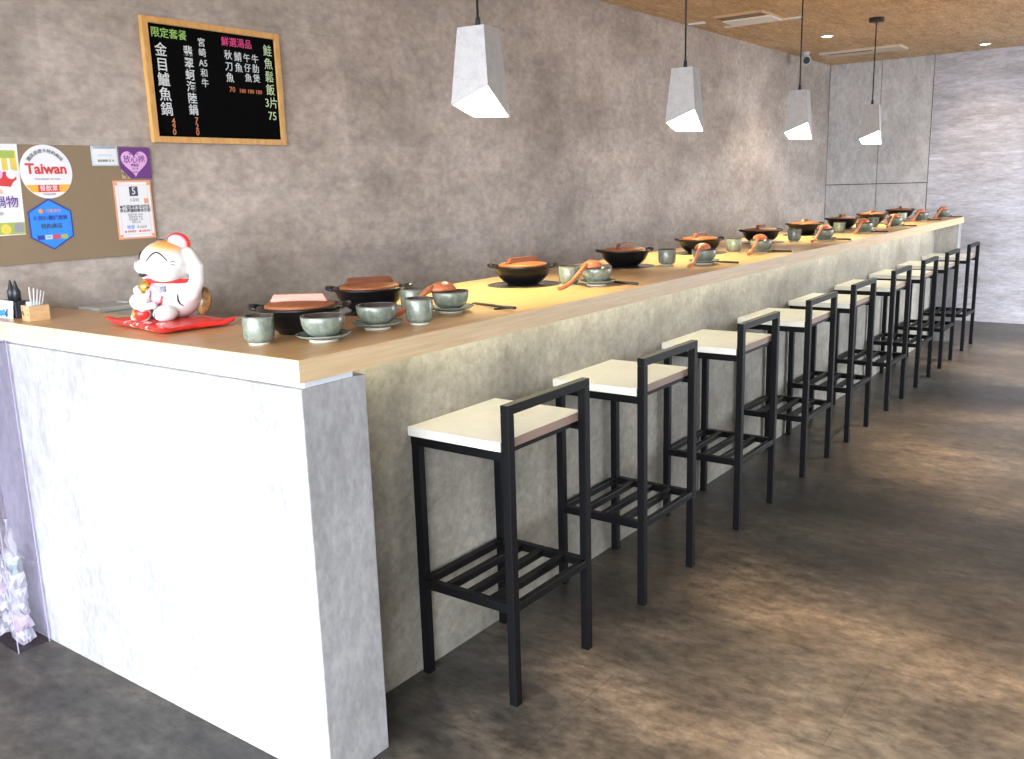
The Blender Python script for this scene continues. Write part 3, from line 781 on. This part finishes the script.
# ------------------------------------------------------------------ lucky cat
cat = empty('lucky_cat_figurine', (0.204, 0.753, H), math.radians(-98), 'white lucky cat figurine with a raised paw and red collar on a red cushion', 'figurine')
cat.scale = (0.95, 0.95, 0.95)
def make_cushion():
    bm = bmesh.new(); n = 30; hx, hy = 0.190, 0.118
    g = {}
    for side in (0, 1):
        for i in range(n + 1):
            for j in range(n + 1):
                u, v_ = -1 + 2 * i / n, -1 + 2 * j / n
                e = max(abs(u), abs(v_))
                if e >= 0.999 and side: continue
                corner = max(0, abs(u) * abs(v_) - 0.70) / 0.30
                pull = 1 - 0.10 * (1 - abs(u * v_)) * (e ** 3)
                x, y = hx * u * pull, hy * v_ * pull
                fat = math.sqrt(max(0.0, 1 - e ** 5))
                up = 0.017 * corner ** 1.3
                z = up + (0.013 + 0.012 * fat if side else 0.013 - 0.013 * fat)
                if abs(e - 0.8) < 0.07 and side: z -= 0.0012
                g[(side, i, j)] = bm.verts.new((x, y, z))
    def V(s, i, j): return g.get((s, i, j)) or g[(0, i, j)]
    for s in (0, 1):
        for i in range(n):
            for j in range(n):
                q = [V(s, i, j), V(s, i + 1, j), V(s, i + 1, j + 1), V(s, i, j + 1)]
                f = bm.faces.new(q if s else q[::-1]); f.smooth = True
    return bm
obj('cushion', make_cushion(), M['cushion'], cat, loc=(-0.012, -0.012, 0))
def lump(name, parts, mat, parent, vox=0.0035):
    """several ellipsoids and limbs melted into one continuous surface"""
    bm = bmesh.new()
    for p in parts:
        if p[0] == 'e': ell(bm, p[1], p[2], 28, 18)
        else: tube(bm, p[1], p[2], 14)
        if p[0] == 't':
            ell(bm, p[1][0], (p[2][0],) * 3, 16, 10); ell(bm, p[1][-1], (p[2][-1],) * 3, 16, 10)
    o = obj(name, bm, M[mat], parent, smooth=True)
    r = o.modifiers.new('blend', 'REMESH'); r.mode = 'VOXEL'; r.voxel_size = vox; r.use_smooth_shade = True
    s = o.modifiers.new('smooth', 'SMOOTH'); s.factor = 0.5; s.iterations = 7
    return o
zc = 0.023
body = lump('cat_body', [
    ('e', (0, 0.008, zc + 0.070), (0.083, 0.076, 0.072)),
    ('e', (0, 0.0, zc + 0.112), (0.066, 0.06, 0.04)),
    ('e', (0, -0.008, zc + 0.165), (0.088, 0.074, 0.064)),
    ('e', (0.030, -0.026, zc + 0.147), (0.056, 0.054, 0.045)),
    ('e', (-0.030, -0.026, zc + 0.147), (0.056, 0.054, 0.045)),
    ('e', (0.0, -0.080, zc + 0.157), (0.033, 0.024, 0.022)),
    ('e', (0.055, -0.055, zc + 0.024), (0.028, 0.036, 0.025)),
    ('e', (-0.055, -0.055, zc + 0.024), (0.028, 0.036, 0.025)),
    ('t', [(0.048, 0.014, zc + 0.060), (0.068, 0.024, zc + 0.074), (0.086, 0.036, zc + 0.110), (0.089, 0.038, zc + 0.150), (0.070, 0.026, zc + 0.188)], [0.026, 0.025, 0.0225, 0.022, 0.021]),
    ('t', [(-0.066, -0.01, zc + 0.095), (-0.07, -0.05, zc + 0.08), (-0.045, -0.08, zc + 0.085)], [0.022, 0.02, 0.018]),
], 'cat', cat)
HCN = Vector((0, -0.008, zc + 0.165)); HR = (0.088, 0.074, 0.064)
def headpt(az, el, k=1.0):
    a, e = math.radians(az), math.radians(el)
    return Vector((HCN.x + HR[0] * k * math.sin(a) * math.cos(e), HCN.y - HR[1] * k * math.cos(a) * math.cos(e), HCN.z + HR[2] * k * math.sin(e)))
def face_arc(name, az0, az1, el0, el1, rad=0.0022, k=1.02):
    bm = bmesh.new(); n = 12
    pts = []
    for i in range(n + 1):
        t = i / n
        pts.append(headpt(az0 + (az1 - az0) * t, el0 + (el1 - el0) * math.sin(PI * t), k))
    tube(bm, pts, [rad * (0.5 + math.sin(PI * i / n) * .6) for i in range(n + 1)], 6)
    return obj(name, bm, M['black'], body)
face_arc('closed_eye', 14, 62, 6, 30); face_arc('closed_eye', -14, -62, 6, 30)
face_arc('whisker_mark', 66, 78, 2, 6, 0.001); face_arc('whisker_mark', 66, 76, -6, -2, 0.001)
face_arc('cheek_line', 12, 40, -2, -14, 0.0008, 1.05); face_arc('cheek_line', -12, -40, -2, -14, 0.0008, 1.05)
bm = bmesh.new(); ell(bm, (0, -0.1005, zc + 0.169), (0.006, 0.004, 0.004), 14, 8); obj('nose', bm, M['catpink'], body)
bm = bmesh.new(); ell(bm, (0, -0.084, zc + 0.1345), (0.011, 0.011, 0.007), 16, 10); obj('mouth', bm, M['black'], body)
for sg in (-1, 1):
    e = bmesh.new(); c = Vector((0.040, 0.014, zc + 0.220) if sg > 0 else (-0.040, -0.004, zc + 0.210))
    q_ = 1.0 if sg > 0 else 0.7; rz_ = Matrix.Rotation(math.radians(40), 4, 'Z') @ Matrix.Rotation(math.radians(sg * 20), 4, 'Y'); ell(e, c, (0.036 * q_, 0.015, 0.029 * q_), 22, 14, rz_)
    ear = obj('ear', e, M['catred'] if sg > 0 else M['black'], body)
    e2 = bmesh.new(); ell(e2, c + Vector((0.0052, -0.0062, 0.0)), (0.030 * q_, 0.011, 0.024 * q_), 20, 12, rz_)
    tag(obj('inner_ear', e2, M['catpink'], ear), 'pink inner ear')
bm = bmesh.new(); tube(bm, [(0.070 * math.cos(2 * PI * k / 40), -0.002 + 0.0665 * math.sin(2 * PI * k / 40), zc + 0.112 - 0.004 * math.sin(2 * PI * k / 40)) for k in range(40)], 0.0065, 8, closed=True)
obj('collar', bm, M['catred'], body)
bm = bmesh.new(); ell(bm, (-0.012, -0.076, zc + 0.098), (0.020, 0.018, 0.019), 24, 14); bell = obj('bell', bm, M['gold'], body)
bm = bmesh.new(); tube(bm, [(-0.012 + 0.0205 * math.cos(2 * PI * k / 30), -0.076 + 0.0185 * math.sin(2 * PI * k / 30), zc + 0.097) for k in range(30)], 0.002, 6, closed=True); obj('bell_band', bm, M['brown'], bell)
bm = bmesh.new(); ell(bm, (0.0, -0.050, zc + 0.066), (0.046, 0.032, 0.044), 24, 16); tag(obj('bib', bm, M['catpink'], body), 'pink bib under the bell')
bm = bmesh.new()
bib_edge = [(0.046 * math.sin(t), -0.050 - 0.0315 * math.cos(t) * 0.6 - 0.006, zc + 0.066 - 0.040 * math.cos(t)) for t in [PI * (-0.6 + 1.2 * k / 14) for k in range(15)]]
tube(bm, bib_edge, 0.0028, 6); obj('bib_trim', bm, M['catred'], body)
bm = bmesh.new(); arcp = []
for k in range(15):
    a = math.radians(110 + k * 190 / 14)
    arcp.append((0.0755 - 0.004 * abs(math.sin(a)), 0.004 + 0.027 * math.cos(a), zc + 0.066 + 0.026 * math.sin(a)))
tube(bm, arcp, [0.0012 + 0.0016 * math.sin(PI * k / 14) for k in range(15)], 6); obj('elbow_line', bm, M['black'], body)
text('belly_mark', '福', 0.022, (0.052, -0.056, zc + 0.092), M['greyink'], body, rot=(PI / 2 - 0.3, 0, math.radians(42)), depth=0.003)
for (x, y) in ((0.046, -0.0915), (0.055, -0.093), (0.064, -0.0905)):
    bm = bmesh.new(); tube(bm, [(x, y - 0.0005, zc + 0.014), (x, y - 0.001, zc + 0.026), (x, y + 0.004, zc + 0.036)], 0.0009, 6); obj('toe_line', bm, M['black'], body)
bm = bmesh.new(); ell(bm, (0.045, 0.070, zc + 0.045), (0.022, 0.024, 0.042), 22, 14, Matrix.Rotation(-0.25, 4, 'X')); tag(obj('back_bundle', bm, M['brown'], cat), 'brown bundle behind the cat')
# kitten in front
kit = lump('kitten', [
    ('e', (-0.004, -0.098, zc + 0.058), (0.037, 0.029, 0.026)),
    ('e', (-0.004, -0.094, zc + 0.026), (0.027, 0.023, 0.027)),
    ('t', [(0.012, -0.104, zc + 0.038), (0.036, -0.102, zc + 0.046), (0.056, -0.088, zc + 0.050)], [0.010, 0.010, 0.011]),
    ('t', [(-0.022, -0.104, zc + 0.032), (-0.027, -0.112, zc + 0.012)], [0.010, 0.010]),
    ('e', (-0.030, -0.084, zc + 0.081), (0.010, 0.006, 0.012)), ('e', (0.020, -0.084, zc + 0.081), (0.010, 0.006, 0.012))], 'cat', cat, 0.003)
bm = bmesh.new(); ell(bm, (-0.004, -0.099, zc + 0.024), (0.030, 0.024, 0.022), 22, 12); tag(obj('apron', bm, M['catred'], kit), 'red apron on the kitten')
bm = bmesh.new(); ell(bm, (-0.008, -0.114, zc + 0.023), (0.014, 0.011, 0.016), 18, 10); tag(obj('apron_patch', bm, M['gold'], kit), 'golden patch on the apron')
for ax in (-0.018, 0.008):
    bm = bmesh.new(); tube(bm, [(ax - 0.008, -0.1245, zc + 0.054), (ax - 0.002, -0.1265, zc + 0.058), (ax + 0.006, -0.1245, zc + 0.054)], 0.0010, 6); obj('kitten_eye', bm, M['black'], kit)

# ------------------------------------------------------------------ things at the left end of the counter
cs = empty('card_stand', (0.062, 1.428, H), math.radians(-90), 'white card with a blue flower picture leaning on a dark stand at the far left', 'card stand')
obj('stand_body', bx(-0.06, 0.055, -0.004, 0.045, 0.0, 0.052, bevel=0.002), M['standgrey'], cs)
cb_ = bmesh.new(); box(cb_, -0.07, 0.048, -0.0015, 0.0, 0, 0.054)
cd = obj('card', cb_, M['paper'], cs, loc=(0, -0.012, 0.0), rot=(-0.12, 0, 0))
for (x, z, r_) in ((-0.01, 0.014, 0.012), (0.008, 0.010, 0.010), (-0.028, 0.011, 0.011), (0.012, 0.022, 0.006)):
    bm = bmesh.new(); lathe(bm, [(0, 0), (r_, 0), (r_, 0.0004), (0, 0.0004)], 9)
    bmesh.ops.rotate(bm, cent=(0, 0, 0), matrix=Matrix.Rotation(PI / 2, 3, 'X'), verts=bm.verts)
    bmesh.ops.translate(bm, verts=bm.verts, vec=(x, -0.0017, z + 0.003))
    obj('flower_print', bm, M['blue'] if x < 0.005 else M['navy'], cd)
for k, dx in enumerate((-0.018, 0.014)):
    p = empty('pen', (0.085, 1.428 - dx, H + 0.052), 0, 'dark pen standing upright in the card stand, %s' % ('the left one at the photo edge', 'the right one nearer the wooden box')[k], 'pen', 'pens in the card stand')
    bm = bmesh.new(); lathe(bm, [(0, 0), (0.012, 0.0), (0.012, 0.03), (0.008, 0.036), (0.005, 0.052), (0.002, 0.062), (0, 0.063)], 14); obj('pen_body', bm, M['penbody'], p)
    bm = bmesh.new(); box(bm, 0.0105, 0.0135, -0.002, 0.002, 0.008, 0.035); obj('clip', bm, M['greyink'], p)
wx = empty('wooden_box', (0.075, 1.285, H), math.radians(-94), 'small open wooden box with dark dots on its side, beside the card stand', 'box')
wbm = bmesh.new()
box(wbm, -0.028, 0.028, -0.03, 0.03, 0, 0.004); box(wbm, -0.028, -0.024, -0.03, 0.03, 0.004, 0.046); box(wbm, 0.024, 0.028, -0.03, 0.03, 0.004, 0.046)
box(wbm, -0.024, 0.024, -0.03, -0.026, 0.004, 0.046); box(wbm, -0.024, 0.024, 0.026, 0.03, 0.004, 0.046)
obj('box_body', wbm, M['boxwood'], wx)
for (x, z, r_) in ((-0.018, 0.038, 0.003), (-0.020, 0.024, 0.006), (-0.014, 0.018, 0.004), (0.016, 0.034, 0.0028), (0.017, 0.020, 0.0028)):
    bm = bmesh.new(); lathe(bm, [(0, 0), (r_, 0), (r_, 0.0006), (0, 0.0006)], 10)
    bmesh.ops.rotate(bm, cent=(0, 0, 0), matrix=Matrix.Rotation(PI / 2, 3, 'X'), verts=bm.verts)
    bmesh.ops.translate(bm, verts=bm.verts, vec=(x, -0.0301, z)); obj('printed_dot', bm, M['stick'], wx)
bm = bmesh.new()
box(bm, -0.019, 0.010, -0.018, 0.016, 0.0, 0.052, bevel=0.004)
tag(obj('teal_packet', bm, M['teal'], loc=(0.075, 1.289, H + 0.0045), rot=(0.0, 0.03, math.radians(-94))), 'pale teal packet standing in the small wooden box', 'packet')
for k in range(5):
    bm = bmesh.new(); box(bm, -0.0026, 0.0026, -0.0006, 0.0006, 0, 0.098 - 0.004 * k)
    lean = 0.10 + 0.035 * k
    tag(obj('paper_stick', bm, M['paper'], loc=(0.060 + 0.005 * k, 1.2745, H + 0.006), rot=(lean, 0.05 * (k - 2), 0.35 + k * .12)), 'thin white paper stick leaning out of the small wooden box', 'paper stick', 'white sticks in the wooden box')
# grey boxes behind the bar
for k, (x0, x1, t) in enumerate(((0.325, 0.452, 1.0455), (0.464, 0.70, 1.05))):
    b = empty('grey_box', (x0, 1.37, 0.80), 0, ('low grey box behind the bar, left of the lucky cat', 'grey box behind the bar, half hidden by the lucky cat')[k], 'box', 'grey boxes behind the bar')
    obj('box_body', bx(0, x1 - x0, 0, 0.13, 0, t - 0.80 - 0.012, bevel=0.004), M['greybox'], b)
    obj('box_lid', bx(-0.003, x1 - x0 + 0.003, -0.003, 0.133, t - 0.80 - 0.0115, t - 0.80 + 0.004, bevel=0.003), M['greybox'], b)
tag(obj('back_shelf', bx(0.31, 6.9, 1.15, YW - 0.004, 0.76, 0.80, bevel=0.002), M['bar']), 'low grey work shelf behind the bar along the left wall', 'shelf')

# ------------------------------------------------------------------ clear receipt box
rbx = empty('clear_receipt_box', (-0.053, 1.43, 0.0), 0, 'tall clear acrylic box with crumpled receipts against the bar end', 'receipt box')
X0, X1, Y0, Y1, ZT, tk = -0.049, 0.049, -0.097, 0.095, 0.993, 0.003
for a in ((X0, X1, Y0, Y0 + tk, 0, ZT), (X0, X1, Y1 - tk, Y1, 0, ZT), (X0, X0 + tk, Y0 + tk, Y1 - tk, 0, ZT), (X1 - tk, X1, Y0 + tk, Y1 - tk, 0, ZT), (X0 + tk, X1 - tk, Y0 + tk, Y1 - tk, 0, tk)):
    obj('acrylic_pane', bx(*a), M['acrylic'], rbx)
for (x, y) in ((X0, Y0), (X1, Y0), (X0, Y1), (X1, Y1)):
    obj('corner_edge', bx(x - 0.0012, x + 0.0012, y - 0.0012, y + 0.0012, 0, ZT), M['acryedge'], rbx)
ed = bmesh.new(); box(ed, X0, X1, Y0 - .001, Y0 + tk, ZT, ZT + 0.002); box(ed, X0, X1, Y1 - tk, Y1, ZT, ZT + 0.002); box(ed, X0, X0 + tk, Y0, Y1, ZT, ZT + 0.002); box(ed, X1 - tk, X1, Y0, Y1, ZT, ZT + 0.002)
obj('top_edge', ed, M['acryedge'], rbx)
def crumple(w, h, amp, seed):
    rnd = random.Random(seed); bm = bmesh.new(); n = 4
    vv = [[bm.verts.new(((i / n - .5) * w + rnd.uniform(-1, 1) * amp * .4, (j / n - .5) * h + rnd.uniform(-1, 1) * amp * .4, rnd.uniform(-1, 1) * amp + 0.014 * math.sin(seed + i * 1.1) * math.cos(j * .9 + seed))) for j in range(n + 1)] for i in range(n + 1)]
    for i in range(n):
        for j in range(n): bm.faces.new((vv[i][j], vv[i + 1][j], vv[i + 1][j + 1], vv[i][j + 1]))
    bmesh.ops.solidify(bm, geom=list(bm.faces), thickness=0.0006)
    return bm
rp = [M['paper'], plain('pale pink paper', (0.72, 0.62, 0.68), 0.6), plain('pale green paper', (0.62, 0.72, 0.70), 0.6)]
k = 0
for z in (0.038, 0.085, 0.132, 0.180, 0.228, 0.276, 0.318):
    for (dx, dy) in ((-0.012, -0.055), (0.010, 0.0), (-0.010, 0.055)):
        if z > 0.25 and dy > 0: continue
        if z > 0.3 and dy > -0.01: continue
        k += 1
        o = obj('receipt', crumple(0.052, 0.062, 0.005, k), rp[0 if k % 4 else (1 if k % 8 else 2)], loc=(-0.053 + dx * 0.6, 1.43 + dy, z), rot=(random.uniform(0.7, 1.3), random.uniform(-0.35, 0.35), random.uniform(-0.4, 0.4)))
        tag(o, 'crumpled receipt paper in the clear acrylic box', 'receipt', 'receipts in the clear box')
o = obj('receipt', crumple(0.03, 0.12, 0.005, 77), rp[0], loc=(-0.060, 1.365, 0.37), rot=(1.45, 0.1, 0.9))
tag(o, 'tall folded receipt standing above the others in the clear box', 'receipt')

# ------------------------------------------------------------------ light, world, camera
w = bpy.data.worlds.new('overcast_daylight'); S.world = w; w.use_nodes = True
bg = w.node_tree.nodes['Background']; bg.inputs[0].default_value = (0.86, 0.93, 1.0, 1); bg.inputs[1].default_value = 5.2
pl = bpy.data.lights.new('shop_front_portal', 'AREA'); pl.shape = 'RECTANGLE'; pl.size = YW - YR; pl.size_y = HC
pl.cycles.is_portal = True
po = bpy.data.objects.new('shop_front_portal', pl); COL.objects.link(po)
po.location = (XF - 0.05, (YW + YR) / 2, HC / 2); po.rotation_euler = (PI / 2, 0, -PI / 2)

pl2 = bpy.data.lights.new('side_window_portal', 'AREA'); pl2.shape = 'RECTANGLE'; pl2.size = WX1 - WX0; pl2.size_y = WZ1 - WZ0
pl2.cycles.is_portal = True
po2 = bpy.data.objects.new('side_window_portal', pl2); COL.objects.link(po2)
po2.location = ((WX0 + WX1) / 2, YR - 0.16, (WZ0 + WZ1) / 2); po2.rotation_euler = (PI / 2, 0, 0)

cam = bpy.data.cameras.new('camera'); cam.sensor_width = 36.0; cam.lens = 36.0 * 904.169 / 1024; cam.clip_start = 0.02
co = bpy.data.objects.new('camera', cam); COL.objects.link(co)
r_ = Vector((0.591473, -0.805795, -0.02923)); u_ = Vector((0.184399, 0.099885, 0.977763)); f_ = Vector((0.784956, 0.58371, -0.207667))
mw = Matrix((( r_.x, u_.x, -f_.x, -1.2701), (r_.y, u_.y, -f_.y, -1.5191), (r_.z, u_.z, -f_.z, 1.4032), (0, 0, 0, 1)))
co.matrix_world = mw
S.camera = co
S.view_settings.view_transform = 'Standard'; S.view_settings.look = 'None'
S.view_settings.gamma = 1.0; S.view_settings.use_curve_mapping = False
S.view_settings.exposure = 2.0
S.cycles.use_denoising = True
S.cycles.max_bounces = 8; S.cycles.diffuse_bounces = 5; S.cycles.transparent_max_bounces = 12
S.cycles.sample_clamp_indirect = 6.0
